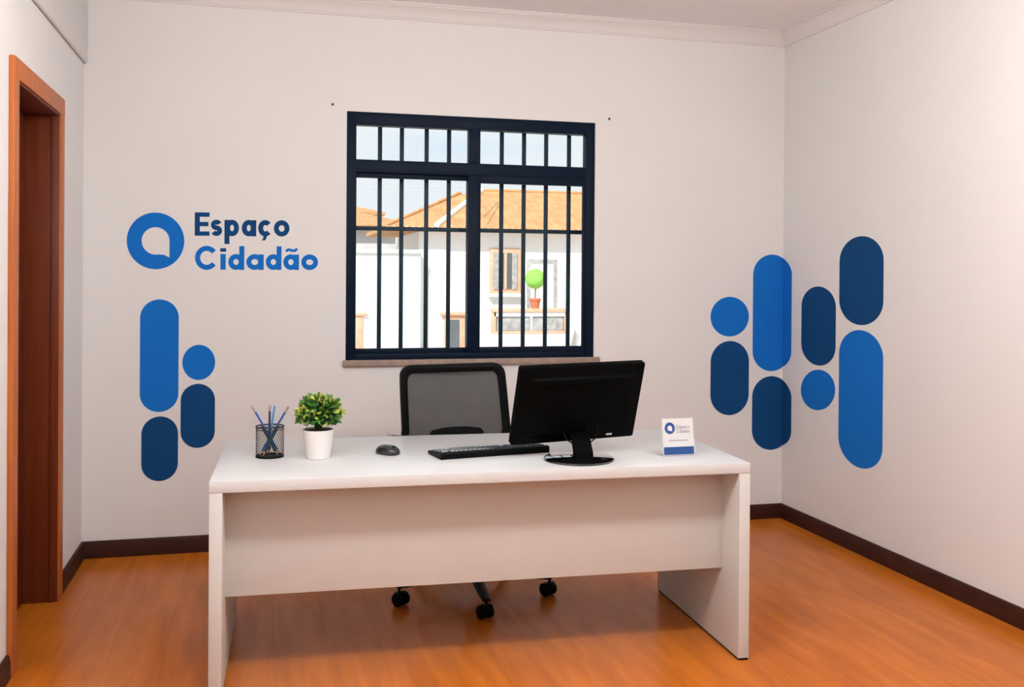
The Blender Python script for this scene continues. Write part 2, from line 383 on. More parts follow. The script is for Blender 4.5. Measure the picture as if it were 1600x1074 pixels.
wall_shape('oval_decal', 'blue', stadium(4.357, 4.747, .446, 1.166, .135), 'right', 'tallest bright blue pill sticker on the right wall', group=G2)
def corner_pill(m, z0, z1, tR, label):
    """a pill that folds round the room corner; u 0..1 across, fold at .79"""
    F = .79; b = MB(); rows = []
    xl = 2.850; ry = .121; N = 40
    def hw(z):
        if z > z1-ry: q = (z-(z1-ry))/ry
        elif z < z0+ry: q = ((z0+ry)-z)/ry
        else: return .5
        return .5*math.sqrt(max(0, 1-q*q))
    zs = [z1-ry+ry*math.sin(math.pi/2*(1-i/14)) for i in range(15)] + [z0+ry-ry*math.sin(math.pi/2*i/14) for i in range(15)]
    def P(u, z, off):
        if u <= F: return (min(xl+(XR-xl)*u/F, XR-off), YB-off, z)
        return (XR-off, min(YB-tR*(u-F)/(1-F), YB-off), z)
    for off in (TH, .0004):
        prev = None
        for z in zs:
            h = max(hw(z), .012); a, c = .5-h, .5+h
            us = [a, (a+min(F, c))/2, min(F, c), max(c, F) if c > F else c]
            row = [b.b.verts.new(P(u, z, off)) for u in us]
            if prev:
                for i in range(3 if (c > F) else 2):
                    b.b.faces.new((prev[i], prev[i+1], row[i+1], row[i]))
            prev = row
    o = b.build('oval_decal', m); return tag(o, label, 'wall decal', G2)
corner_pill('blue', .879, 1.5764, .102, 'bright blue pill sticker that folds round the room corner')
corner_pill('navy', .4077, .8487, .108, 'navy pill sticker folding round the room corner, lowest there')

# --- logo and lettering, drawn in design units and laid on the wall
def offset_stroke(pts, wd):
    P = [Vector((p[0], p[1])) for p in pts]; L_, R_ = [], []
    for i, p in enumerate(P):
        dd = (P[min(i+1, len(P)-1)]-P[max(i-1, 0)]).normalized(); nn = Vector((-dd.y, dd.x))
        L_.append(p+nn*wd/2); R_.append(p-nn*wd/2)
    return L_, R_
def arc(cx, cy, rx, ry, a0, a1, k=24):
    return [(cx+rx*math.cos(math.radians(a0+(a1-a0)*i/k)), cy+ry*math.sin(math.radians(a0+(a1-a0)*i/k))) for i in range(k+1)]
def draw(strokes, xf, y0, y1, name, m, parent, label=None):
    """strokes: ('bar',x0,y0,x1,y1) | ('path',pts,width); xf maps design -> (u,z)"""
    b = MB(); dep = (y1-y0)/abs(y1-y0)*.00012
    for si, s in enumerate(strokes):
        a0, a1 = y0, y1+dep*(si % 4 if s[0] != 'poly' or len(strokes) < 20 else 0)
        if s[0] == 'bar':
            polys = [([(s[1], s[2]), (s[3], s[2])], [(s[1], s[4]), (s[3], s[4])], True)]
        elif s[0] == 'poly':
            pp = [xf(*p) for p in s[1]]; k = len(pp)
            A = [b.b.verts.new((p[0], a0, p[1])) for p in pp]; B = [b.b.verts.new((p[0], a1, p[1])) for p in pp]
            b.b.faces.new(B)
            ring_piece = len(strokes) > 20
            for i in range(k):
                if ring_piece and i % 2: continue
                b.b.faces.new((A[i], A[(i+1) % k], B[(i+1) % k], B[i]))
            continue
        else:
            L_, R_ = offset_stroke(s[1], s[2])
            if (Vector(s[1][0])-Vector(s[1][-1])).length < 1e-4: L_[-1] = L_[0] = (L_[0]+L_[-1])/2; R_[-1] = R_[0] = (R_[0]+R_[-1])/2
            polys = [([tuple(v) for v in L_], [tuple(v) for v in R_], (Vector(s[1][0])-Vector(s[1][-1])).length > 1e-4)]
        for U, V, ends in polys:
            U = [xf(*p) for p in U]; V = [xf(*p) for p in V]
            mk = lambda P, yy: [b.b.verts.new((p[0], yy, p[1])) for p in P]
            U0, U1, V0, V1 = mk(U, a0), mk(U, a1), mk(V, a0), mk(V, a1)
            for i in range(len(U)-1):
                b.b.faces.new((U1[i], U1[i+1], V1[i+1], V1[i])); b.b.faces.new((U0[i], U0[i+1], U1[i+1], U1[i])); b.b.faces.new((V0[i], V0[i+1], V1[i+1], V1[i]))
            if ends:
                for i in (0, -1): b.b.faces.new((U0[i], U1[i], V1[i], V0[i]))
    bmesh.ops.remove_doubles(b.b, verts=b.b.verts[:], dist=1e-6)
    o = b.build(name, m, parent)
    if label: o['label'] = label
    return o
# design unit = 1 (y down). letters: x0, x1, top of x-height, baseline
def L_o(x0, x1, t, bl, w_): cx, cy = (x0+x1)/2, (t+bl)/2; return [('path', arc(cx, cy, (x1-x0-w_)/2, (bl-t-w_)/2, 0, 360, 40), w_)]
def L_a(x0, x1, t, bl, w_): return L_o(x0, x1-4, t, bl, w_)+[('bar', x1-w_, t+2, x1, bl)]
def L_d(x0, x1, t, bl, w_, asc): return L_o(x0, x1-4, t, bl, w_)+[('bar', x1-w_, asc, x1, bl)]
def L_p(x0, x1, t, bl, w_, desc): return L_o(x0+4, x1, t, bl, w_)+[('bar', x0, t+2, x0+w_, desc)]
def L_c(x0, x1, t, bl, w_, g=42): cx, cy = (x0+x1)/2, (t+bl)/2; return [('path', arc(cx+w_*.1, cy, (x1-x0-w_)/2, (bl-t-w_)/2, g, 360-g, 36), w_)]
def L_s(x0, x1, t, bl, w_):
    cx = (x0+x1)/2; h = (bl-t); ry = (h-w_)/4; r = (x1-x0-w_)/2; top = t+w_/2+ry; bot = bl-w_/2-ry
    pts = arc(cx, top, r, ry, -25, -180, 14)+arc(cx, top, r, ry, 180, 100, 8)[1:]+arc(cx, bot, r, ry, -80, 0, 8)+arc(cx, bot, r, ry, 0, 155, 14)[1:]
    return [('path', pts, w_*.93)]
def L_E(x0, x1, t, bl, w_):
    m_ = (t+bl)/2; return [('bar', x0, t, x0+w_, bl), ('bar', x0, t, x1, t+w_*.86), ('bar', x0, m_-w_*.42, x1-8, m_+w_*.42), ('bar', x0, bl-w_*.86, x1, bl)]
def emblem_quads(cx, cy, R_, r, k=72):
    """ring with a speech-bubble hole whose tail points down right"""
    q = []
    def hole(a):
        a %= 360
        if 0 <= a <= 78:
            c, s = math.cos(math.radians(a)), math.sin(math.radians(a))
            # right side runs straight down to the tail tip, then back to the circle
            X, Y = 1.0, 1.22
            cand = []
            if c > 1e-6: cand.append(X/c)
            x1_, y1_, x2_, y2_ = X, Y, .62, 1.02
            dx_, dy_ = x2_-x1_, y2_-y1_; den = c*dy_-s*dx_
            if abs(den) > 1e-9: 
                tt = (x1_*dy_-y1_*dx_)/den
                if tt > 0: cand.append(tt)
            return r*max(1.0, min(cand)) if a < 57 else r*max(1.0, 1.0+.17*(78-a)/21)
        return r
    for i in range(k):
        a0, a1 = 360*i/k, 360*(i+1)/k
        p = lambda a, rad: (cx+rad*math.cos(math.radians(a)), cy+rad*math.sin(math.radians(a)))
        q.append(('poly', [p(a0, R_), p(a1, R_), p(a1, hole(a1)), p(a0, hole(a0))]))
    return q
lg = thing('wall_logo', 'blue speech bubble ring logo with the lettering Espaço Cidadão on the back wall', 'wall logo', (0, YB, 0))
draw(emblem_quads(0, 0, 1, .485), lambda x, y: (-.510+x*.139, 1.6025-y*.1445), -.0004, -TH, 'ring_emblem', 'blue', lg)
# zoomed design units: x 585..1280 -> wall -.3213...155 ; y 152..322 -> 1.7545..1.6345
def xfE(x, y): return (-.3205+(x-585)*.000686, 1.7555-(y-152)*.000711+(x-932)*.0000035*2)
W1 = 37
for nm, st in (('E', L_E(585, 692, 152, 322, W1)), ('s', L_s(700, 784, 203, 324, W1)), ('p', L_p(800, 906, 203, 324, W1, 381)),
               ('a', L_a(926, 1033, 203, 324, W1)), ('ç', L_c(1043, 1148, 203, 324, W1)+[('poly', [(1088, 318), (1112, 318), (1108, 340), (1098, 353), (1074, 353), (1084, 338)])]),
               ('o', L_o(1163, 1280, 203, 324, W1))):
    draw(st, xfE, -.0004, -TH, 'letter', 'navy', lg, 'navy letter '+nm)
def xfC(x, y): return (-.3204+(x-585)*.0006876, 1.5830-(y-398)*.0007065+(x-1040)*.000005)
W2 = 37
for nm, st in (('C', L_c(585, 752, 398, 574, W2, 38)), ('i', [('bar', 771, 457, 810, 573)]), ('d', L_d(828, 945, 457, 574, W2, 398)),
               ('a', L_a(960, 1088, 457, 574, W2)), ('d', L_d(1103, 1220, 457, 574, W2, 398)),
               ('ã', L_a(1233, 1351, 457, 574, W2)+[('path', [(1254, 436), (1262, 426), (1274, 422), (1290, 426), (1304, 430), (1318, 430), (1328, 424), (1336, 414)], 20)]), ('o', L_o(1368, 1495, 457, 574, W2))):
    draw(st, xfC, -.0004, -TH, 'letter', 'blue', lg, 'blue letter '+nm)
draw([('bar', 769, 415, 812, 441)], xfC, -.0004, -TH, 'letter_dot', 'navy', lg, 'navy dot of the letter i')

# ------------------------------------------------------------------ desk
DW, DD, DZT, DT, LT = 1.9452, .8491, .74, .0387, .0426
DYAW = -.0369
desk = thing('office_desk', 'long white laminate desk with panel legs in the middle of the room', 'desk', (-.1557, 3.4343, 0), DYAW)
b = MB(); b.box(0, DW, 0, DD, DZT-DT, DZT, .0015); b.build('desktop', 'desk', desk)
for x0 in (0, DW-LT):
    b = MB(); b.box(x0, x0+LT, .0008, DD-.0008, .008, DZT-DT-.0004, .0015); p = b.build('side_panel', 'desk_edge', desk)
    b = MB(); b.box(x0+.003, x0+LT-.003, .004, DD-.004, 0, .008); b.build('foot_strip', 'black', p)['label'] = 'black foot strip'
b = MB(); b.box(LT-.0004, DW-LT+.0004, .153, .171, .305, DZT-DT-.0004, .001); b.build('front_panel', 'desk_edge', desk)

# ------------------------------------------------------------------ monitor
MX, MY = 1.178, 3.558
mon = thing('computer_monitor', 'black computer monitor seen from behind on the right half of the desk', 'monitor', (MX, MY, DZT))
b = MB(); b.lathe([(.131, 0), (.134, .003), (.133, .008), (.125, .012), (.02, .016)], 56); b.build('stand_base', 'gloss', mon)
cyaw, tilt = .1564, .334
cs = Vector((1.1984-MX, 3.62-MY, .9438-DZT))
tv = Vector((math.cos(cyaw), math.sin(cyaw), 0)); nv = Vector((math.sin(cyaw), -math.cos(cyaw), 0))
uv = Vector((0, 0, 1))*math.cos(tilt)+nv*math.sin(tilt)
rl = .0152; tv, uv = tv*math.cos(rl)+uv*math.sin(rl), uv*math.cos(rl)-tv*math.sin(rl)
ov = tv.cross(uv)                 # outward, away from the screen, toward the viewer
MM = Matrix((tv, ov, uv)).transposed().to_4x4(); MM.translation = cs
WM, HM = .530, .3211
# body: local x right, y outward(back), z up
def rrect(wd, ht, r, y, cz=0, cx=0, k=4):
    P = []
    for sx, sz, a0 in ((1, 1, 0), (-1, 1, 90), (-1, -1, 180), (1, -1, 270)):
        for i in range(k+1):
            a = math.radians(a0+90*i/k); P.append((cx+sx*(wd/2-r)+r*math.cos(a), y, cz+sz*(ht/2-r)+r*math.sin(a)))
    return P
sgn = 1 if (MM.to_3x3() @ Vector((0, 1, 0))).y < 0 else -1
S_ = sgn
b = MB()
b.loft([rrect(WM-.006, HM-.006, .006, -.030*S_), rrect(WM, HM, .008, -.027*S_), rrect(WM, HM, .008, -.004*S_), rrect(WM-.004, HM-.004, .008, -.000*S_),
        rrect(WM-.09, HM-.085, .01, .012*S_, .004), rrect(WM-.10, HM-.095, .01, .020*S_, .004), rrect(WM-.105, HM-.10, .01, .0225*S_, .004)], True, True, MM)
body = b.build('housing', 'monitor_back', mon)
b = MB(); b.loft([rrect(WM-.03, HM-.04, .003, -.0302*S_, .005), rrect(WM-.03, HM-.04, .003, -.0312*S_, .005)], True, False, MM); b.build('screen', 'gloss', mon)
# raised lip along the top of the rear bulge
b = MB(); b.loft([rrect(.40, .007, .003, .0225*S_, .098), rrect(.395, .005, .002, .0265*S_, .098)], True, True, MM); b.build('rear_ridge', 'monitor_back', body)
# connector hood low on the right, small silver label
b = MB(); b.loft([rrect(.165, .05, .006, .0225*S_, -.108, .108), rrect(.158, .045, .006, .030*S_, -.108, .108)], True, True, MM); hood = b.build('connector_cover', 'monitor_back', body)
b = MB(); b.loft([rrect(.026, .007, .001, .030*S_, -.125, .135), rrect(.026, .007, .001, .0306*S_, -.125, .135)], True, False, MM); b.build('label_plate', 'label', body)['label'] = 'small silver label'
# neck
b = MB()
def ring_(cx, cy, z, hw, hd, k=6):
    return [(cx+sx*(hw-.008)+.008*math.cos(math.radians(a0+90*i/k)), cy+sy_*(hd-.008)+.008*math.sin(math.radians(a0+90*i/k)), z)
            for sx, sy_, a0 in ((1, 1, 0), (-1, 1, 90), (-1, -1, 180), (1, -1, 270)) for i in range(k+1)]
b.loft([ring_(.014, -.006, .010, .037, .020), ring_(.014, -.006, .03, .036, .019), ring_(.017, .030, .07, .036, .016), ring_(.018, .062, .092, .036, .012)], True, True)
b.build('stand_neck', 'monitor_back', mon)
# cables looping under the screen
b = MB(); b.tube([(-.055, .03, .105), (-.045, .026, .078), (-.025, .022, .062), (0, .02, .055), (.02, .02, .054)], .003, 8); b.build('cable', 'black', mon)
b = MB(); b.tube([(.03, .02, .056), (.055, .022, .062), (.072, .024, .075), (.082, .026, .095), (.084, .03, .125)], .003, 8); b.build('cable', 'black', mon)

# ------------------------------------------------------------------ keyboard
KW, KD = .452, .150; kyaw = math.radians(9.4)
kb = thing('keyboard', 'black keyboard lying on the desk between the mouse and the monitor', 'keyboard', (.878, 3.772, DZT), kyaw)
b = MB()
prk = [(-KD/2, 0), (-KD/2+.004, .0), (KD/2, 0), (KD/2, .010), (KD/2-.004, .013), (-KD/2+.012, .026), (-KD/2+.002, .025), (-KD/2-.002, .020)]
b.loft([[(-KW/2, y, z) for y, z in prk], [(KW/2, y, z) for y, z in prk]], True, False)
kbb = b.build('case', 'black', kb)
sl = math.atan2(.013, KD-.016)
kb0 = MB(); kb0.b.clear()
t = bmesh.new()
def key_mesh(wd):
    m_ = MB(); dp = .0155
    m_.loft([[(-wd/2, -dp/2, 0), (wd/2, -dp/2, 0), (wd/2, dp/2, 0), (-wd/2, dp/2, 0)],
             [(-wd/2+.001, -dp/2+.001, .003), (wd/2-.001, -dp/2+.001, .003), (wd/2-.001, dp/2-.001, .003), (-wd/2+.001, dp/2-.001, .003)],
             [(-wd/2+.0028, -dp/2+.0025, .0065), (wd/2-.0028, -dp/2+.0025, .0065), (wd/2-.0028, dp/2-.0025, .0065), (-wd/2+.0028, dp/2-.0025, .0065)]], True, False)
    return m_
kproto = key_mesh(.0165).build('key', 'key', kb); sp = key_mesh(.105).build('key', 'key', kb)
used = False
pitch_y = .0225; cols = [-.210+.0182*i for i in range(15)]+[.082+.0182*i for i in range(3)]+[.148+.0182*i for i in range(4)]
def kz(y): return .013+(KD/2-.004-y)*math.tan(sl)
for r_ in range(6):
    y = -KD/2+.024+r_*.0205
    for ci, x in enumerate(cols):
        if r_ == 0 and ci in (1, 13, 14): continue
        if ci in (15, 16, 17) and r_ in (3,): continue
        if r_ == 5 and 3 <= ci <= 10: continue
        if not used: k = kproto; used = True
        elif r_ == 5 and ci == 11: k = kproto.copy(); COL.objects.link(k)
        else: k = kproto.copy(); COL.objects.link(k)
        k.parent = kb; k.location = (x, y, kz(y)-.001); k.rotation_euler = (-sl, 0, 0)
y = -KD/2+.024+5*.0205
sp.location = (-.092, y, kz(y)-.001); sp.rotation_euler = (-sl, 0, 0)
ks = [k for k in kb.children if k.name.split('.')[0] == 'key']
for k in ks[100:]: bpy.data.objects.remove(k)

# ------------------------------------------------------------------ mouse
ms = thing('computer_mouse', 'small black computer mouse on the desk in front of the chair', 'mouse', (.489, 3.832, DZT), math.radians(38))
b = MB(); prm = []
N = 32
for i, (s, h) in enumerate([(.90, 0), (1, .004), (1.0, .012), (.95, .021), (.84, .0285), (.66, .034), (.42, .0370), (.12, .038)]):
    ring = []
    for j in range(N):
        a = 2*math.pi*j/N; ca, sa = math.cos(a), math.sin(a)
        x = .033*s*math.copysign(abs(ca)**.8, ca); yv = .054*s*math.copysign(abs(sa)**.85, sa)
        ring.append((x*(1-.06*sa), yv+ (1-s)*.006, h*.92*(1-.10*(yv/.054)**2)))
    prm.append(ring)
b.loft(prm, True, True); b.build('shell', 'mouse', ms, sharp=False)
b = MB(); b.tube([(-.0035, -.030, 0.0275), (.0035, -.030, .0275)], .007, 16); b.build('scroll_wheel', 'black', ms)

# ------------------------------------------------------------------ pencil cup of black wire mesh, pencils inside
CX, CY, CR, CHH = .045, 3.868, .0515, .118
cup = thing('pencil_cup', 'black wire mesh pencil cup on the left end of the desk', 'pencil cup', (CX, CY, DZT))
b = MB(); seg, rows = 60, 30
for i in range(seg):        # fine weave: crossed slanting wires around the wall
    for dr in (1, -1):
        if i % 2: continue
        pts = []
        for k in range(9):
            z = .004+(CHH-.008)*k/8; a = 2*math.pi*(i+dr*k*1.25)/seg
            pts.append((CR*math.cos(a), CR*math.sin(a), z))
        b.tube(pts, .00065, 4, False)
b.build('wire_wall', 'wire', cup)
b = MB()
def torus(b, R_, r, z, k=48, s=8):
    rings = [[((R_+r*math.cos(2*math.pi*j/s))*math.cos(2*math.pi*i/k), (R_+r*math.cos(2*math.pi*j/s))*math.sin(2*math.pi*i/k), z+r*math.sin(2*math.pi*j/s)) for j in range(s)] for i in range(k)]
    rings.append(rings[0]); b.loft(rings, False, True)
torus(b, CR, .0026, CHH-.002); torus(b, CR, .0015, CHH*.9)
bmesh.ops.remove_doubles(b.b, verts=b.b.verts[:], dist=1e-6); b.build('rim', 'wire', cup)
b = MB(); b.lathe([(CR+.001, 0), (CR+.0015, .004), (CR+.0005, .007), (CR-.003, .007), (CR-.004, .002)], 48); b.build('cup_bottom', 'black', cup)
def pencil(tip, top, m, label, eraser=True, r=.0044):
    A, B = Vector(tip), Vector(top); L = (B-A).length; q = (B-A).to_track_quat('Z', 'Y')
    t_ = thing('pencil', label, 'pencil', A, 0, 'pencils in the mesh cup'); t_.rotation_mode = 'QUATERNION'; t_.rotation_quaternion = q
    e = .026 if eraser else 0
    b = MB(); b.lathe([(r, .018), (r, L-e)], 6, smooth=False); b.build('shaft', m, t_)
    b = MB(); b.lathe([(.0006, 0), (r*.95, .018)], 6, smooth=False); b.build('sharpened_tip', 'woodtip', t_)
    if eraser:
        b = MB(); b.lathe([(r*1.03, L-e), (r*1.06, L-e+.002), (r*1.03, L-e+.011)], 12); b.build('ferrule', 'ferrule', t_)
        b = MB(); b.lathe([(r, L-e+.011), (r*1.02, L-.004), (r*.8, L-.001), (.001, L)], 12); b.build('eraser', 'eraser', t_)
    return t_
ZB = DZT+.0085
pencil((CX+.036, CY+.022, ZB), (-.022, CY+.020, .932), 'pencil_blue', 'blue pencil leaning furthest left in the cup')
pencil((CX-.002, CY+.006, ZB), (.044, CY+.012, .937), 'pencil_navy', 'navy pencil standing nearly upright in the cup, eraser up')
pencil((CX-.006, CY+.036, ZB), (.062, CY+.034, .928), 'pencil_sky', 'light sky-blue pencil without eraser in the cup', eraser=False)
pencil((CX-.037, CY-.006, ZB), (.113, CY-.004, .930), 'pencil_blue', 'blue pencil leaning furthest right in the cup')
pencil((CX+.030, CY-.019, ZB), (CX-.030, CY-.019, .862), 'pencil_dark', 'short dark teal pencil low in the cup, leaning left', eraser=False, r=.0062)
pencil((CX-.026, CY-.032, ZB), (CX+.030, CY-.032, .862), 'pencil_dark', 'short dark teal pencil low in the cup, leaning right', eraser=False, r=.0062)

# ------------------------------------------------------------------ potted plant
PX, PY = .222, 3.806
pl = thing('potted_plant', 'small bushy green plant in a white pot beside the pencil cup', 'potted plant', (PX, PY, DZT))
b = MB(); b.lathe([(.043, 0), (.0455, .002), (.0570, .100), (.0585, .107), (.0580, .1085), (.0550, .1085), (.0535, .100)], 48); b.build('pot', 'pot', pl)
b = MB(); b.lathe([(.0535, .096), (.054, .103), (.03, .106), (.004, .109)], 32); b.build('soil', 'soil', pl)
b = MB(); b.lathe([(.012, .108), (.018, .13), (.03, .155), (.012, .18)], 14); b.build('stem', 'leaf', pl)
rnd = random.Random(3)
def leaf_blade(b, base, dirv, L, wd, mi, curl=.25):
    dirv = dirv.normalized(); sd_ = dirv.cross(Vector((rnd.uniform(-1, 1), rnd.uniform(-1, 1), rnd.uniform(-1, 1)))).normalized(); nn = sd_.cross(dirv)
    prof_ = [(0, .15), (.3, .8), (.6, 1), (.85, .65), (1, .08)]
    vs = []
    for t_, ww in prof_:
        c = base+dirv*L*t_+nn*(curl*L*t_*t_)
        vs.append((b.b.verts.new(c-sd_*wd*ww/2+nn*wd*.12*ww), b.b.verts.new(c), b.b.verts.new(c+sd_*wd*ww/2+nn*wd*.12*ww)))
    for i in range(len(vs)-1):
        for j in (0, 1):
            f = b.b.faces.new((vs[i][j], vs[i][j+1], vs[i+1][j+1], vs[i+1][j])); f.material_index = mi; f.smooth = True
b = MB(); cc = Vector((.004, 0, .172))
ga = math.pi*(3-math.sqrt(5)); NS = 92
for i in range(NS):
    zz = 1-(i+.5)/NS*1.62; rr = math.sqrt(max(0, 1-zz*zz)); a = ga*i
    dv = Vector((rr*math.cos(a), rr*math.sin(a), zz)); R_ = .066*rnd.uniform(.84, 1.1); tip = cc+Vector((dv.x*R_*1.10, dv.y*R_*1.10, dv.z*R_*.86))
    # a sprig: whorls of leaves along a short twig
    for w_, (f_, L, wd) in enumerate(((.5, .026, .015), (.68, .025, .014), (.84, .025, .013), (.95, .027, .011))):
        base = cc+(tip-cc)*f_
        for q in range(5 if w_ < 3 else 3):
            dd = (dv*(.55 if w_ < 3 else 1.5)+Vector((rnd.gauss(0, 1), rnd.gauss(0, 1), rnd.gauss(0, 1)))*.55).normalized()
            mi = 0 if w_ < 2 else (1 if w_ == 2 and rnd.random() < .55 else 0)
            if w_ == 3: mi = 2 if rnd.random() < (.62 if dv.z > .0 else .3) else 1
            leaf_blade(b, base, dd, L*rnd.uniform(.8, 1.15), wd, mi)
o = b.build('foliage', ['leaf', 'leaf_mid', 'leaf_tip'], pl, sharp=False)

# ------------------------------------------------------------------ card in an acrylic stand
cyw = math.radians(1.0)
cs_ = thing('card_display', 'small white printed card in a clear stand on the right end of the desk', 'card stand', (1.583, 3.548, DZT), cyw)
lean = math.radians(-9)
RL = Matrix.Rotation(lean, 4, 'X')
CWD, CHT = .134, .146
b = MB(); b.box(-CWD/2, CWD/2, 0, .0022, .002, CHT, .0005, RL); b.box(-CWD/2, CWD/2, -.001, .055, 0, .0022, .0005)
b.build('acrylic_stand', 'acrylic', cs_)
b = MB(); b.box(-CWD/2+.003, CWD/2-.003, -.0012, -.0002, .004, CHT-.002, 0, RL); cardo = b.build('card', 'card', cs_)
def onto_card(o): o.data.transform(RL); return o
def xfk(x, y): return (x, y)
Q0, Q1 = -.0012, -.0015
onto_card(draw(emblem_quads(0, 0, 1, .46), lambda x, y: (-.034+x*.0215, .108-y*.0225), Q0, Q1, 'printed_emblem', 'card_bar', cs_))['label'] = 'blue ring emblem'
def xk1(x, y): return (-.006+(x-585)*.0000775, .1155-(y-200)*.000085)
def xk2(x, y): return (-.006+(x-585)*.000062, .0985-(y-457)*.000085)
st = L_E(585, 692, 152, 322, 30)+L_s(700, 784, 203, 324, 30)+L_p(800, 906, 203, 324, 30, 381)+L_a(926, 1033, 203, 324, 30)+L_c(1043, 1148, 203, 324, 30)+L_o(1163, 1280, 203, 324, 30)
onto_card(draw(st, xk1, Q0, Q1, 'printed_lettering', 'card_text', cs_))
st = L_c(585, 752, 398, 574, 30, 38)+[('bar', 771, 457, 805, 573), ('bar', 771, 415, 805, 441)]+L_d(828, 945, 457, 574, 30, 398)+L_a(960, 1088, 457, 574, 30)+L_d(1103, 1220, 457, 574, 30, 398)+L_a(1233, 1351, 457, 574, 30)+L_o(1368, 1495, 457, 574, 30)
onto_card(draw(st, xk2, Q0, Q1, 'printed_lettering', 'card_text', cs_))
bars_ = [('bar', -.040+i*.0068, .058, -.040+i*.0068+.0052, .0625) for i in range(12)]
onto_card(draw(bars_, xfk, Q0, Q1, 'printed_small_line', 'card_text', cs_))
onto_card(draw([('bar', -CWD/2+.004, .006, CWD/2-.004, .036)], xfk, Q0, Q1, 'printed_blue_band', 'card_bar', cs_))['label'] = 'blue band along the card foot'

# ------------------------------------------------------------------ office chair
CHX, CHY = .940, 4.375
ch = thing('office_chair', 'black office chair with grey mesh backrest behind the desk', 'office chair', (CHX, CHY, 0), math.radians(9))
b = MB(); b.lathe([(.030, .075), (.045, .085), (.045, .12), (.034, .135)], 28); b.build('base_hub', 'black', ch)
b = MB(); b.lathe([(.027, .13), (.027, .26), (.018, .262), (.018, .40)], 24); b.build('gas_column', 'black', ch)
rot0 = math.degrees(math.atan2(-.355, -.012))-9
def caster(parent, loc, a):
    c = MB(); c.tube([(0, 0, .052), (0, 0, .078)], .006, 10); c.box(-.030, .022, -.010, .010, .030, .056, .006)
    h = c.build('caster', 'black', parent, loc, (0, 0, a))
    for s in (1, -1):
        w_ = MB(); w_.tube([(-.008, s*.010, .0296), (-.008, s*.013, .0296), (-.008, s*.027, .0296), (-.008, s*.031, .0296)], [.027, .0295, .0295, .023], 24); w_.build('wheel', 'black', h)
for k in range(5):
    a = math.radians(rot0+72*k); ca, sa = math.cos(a), math.sin(a)
    b = MB(); ringp = []
    for rr, z, wd, ht in ((.030, .105, .030, .034), (.12, .105, .028, .032), (.22, .094, .025, .027), (.31, .083, .022, .020), (.364, .080, .018, .014)):
        ringp.append([(ca*rr-sa*y, sa*rr+ca*y, z+zz) for y, zz in [(wd*math.cos(t_)*1.0, ht*.5*math.sin(t_)) for t_ in [2*math.pi*i/12 for i in range(12)]]])
    b.loft(ringp, True, True); b.build('base_leg', 'black', ch)
    caster(ch, (ca*.354, sa*.354, 0), a+[.4, -.7, .3, 2.2, -1.1][k])
# seat
b = MB()
def rr2(wd, dp, r, z, cy=0, k=6):
    return [(sx*(wd/2-r)+r*math.cos(math.radians(a0+90*i/k)), cy+sy_*(dp/2-r)+r*math.sin(math.radians(a0+90*i/k)), z) for sx, sy_, a0 in ((1, 1, 0), (-1, 1, 90), (-1, -1, 180), (1, -1, 270)) for i in range(k+1)]
b.loft([rr2(.44, .42, .06, .43), rr2(.49, .47, .07, .445), rr2(.50, .48, .08, .47), rr2(.47, .45, .08, .495), rr2(.36, .34, .08, .502)], True, True); b.build('seat', 'fabric', ch)
b = MB(); b.box(-.11, .11, -.10, .12, .395, .43, .008); b.build('seat_mechanism', 'black', ch)
# backrest: rounded frame ring, slightly reclined
BY = .205
def bk(x, z):        # curve of the back
    return BY+.11*(z-.60)*.45+.035*(x/.26)**2*-.6
def bshape(ins, k=7):
    # outline from top going clockwise, inset by ins
    top, bot = 1.020-ins*1.15, .575+ins; wt, wb = .262-ins, .270-ins
    r = max(.055-ins*.6, .012); P = []
    def cor(cx, cz, a0): 
        for i in range(k+1):
            a = math.radians(a0+90*i/k); P.append((cx+r*math.cos(a), cz+r*math.sin(a)))
    cor(wt-r, top-r, 0); cor(-wt+r, top-r, 90)
    for z in (.9, .8, .7): P.append((-(wt+(wb-wt)*(top-z)/(top-.66)), z))
    cor(-wb+.03+r, bot+r, 180); cor(wb-.03-r, bot+r, 270)
    for z in (.7, .8, .9): P.append(((wt+(wb-wt)*(top-z)/(top-.66)), z))
    return P
SK = lambda p: (p[0]-.06*(p[1]-.66), p[1])
b = MB(); o1, i1 = [SK(p) for p in bshape(0)], [SK(p) for p in bshape(.034)]; rings = []
for j in range(len(o1)):
    (xo, zo), (xi, zi) = o1[j], i1[j]
    yo, yi = bk(xo, zo), bk(xi, zi)
    rings.append([(xo, yo-.010, zo), (xo*.99+xi*.01, yo+.012, zo), (xi, yi+.012, zi), (xi, yi-.008, zi), ((xo+xi)/2, (yo+yi)/2-.016, (zo+zi)/2)])
rings.append(rings[0]); b.loft(rings, False, True); bmesh.ops.remove_doubles(b.b, verts=b.b.verts[:], dist=1e-6)
b.build('backrest_frame', 'black', ch)
b = MB(); mi = bshape(.030)
# mesh panel as grid fan rows
zs_ = [.605+(.990-.605)*i/16 for i in range(17)]
def halfw(z):
    top, wt, wb = 1.020, .262, .270
    h = wt+(wb-wt)*min(1, (top-z)/(top-.66)); 
    if z < .64: h -= .03*(.64-z)/.065
    return h-.028
prev = None
for z in zs_:
    h = halfw(z); row = []
    if z > .975: h -= .012
    for i in range(13):
        x = -h+2*h*i/12-.06*(z-.66); row.append(b.b.verts.new((x, bk(x, z)+.004, z)))
    if prev:
        for i in range(12): f = b.b.faces.new((prev[i], prev[i+1], row[i+1], row[i])); f.smooth = True
    prev = row
b.build('backrest_mesh', 'mesh', ch, sharp=False)['label'] = 'grey woven mesh'
b = MB(); pts_ = [(-.135, .63), (-.130, .700), (-.118, .712), (-.05, .722), (.05, .722), (.118, .712), (.130, .700), (.135, .63)]
b.prism(pts_, BY-.018, BY+.012, bev=.003); b.build('lumbar_support', 'black', ch)
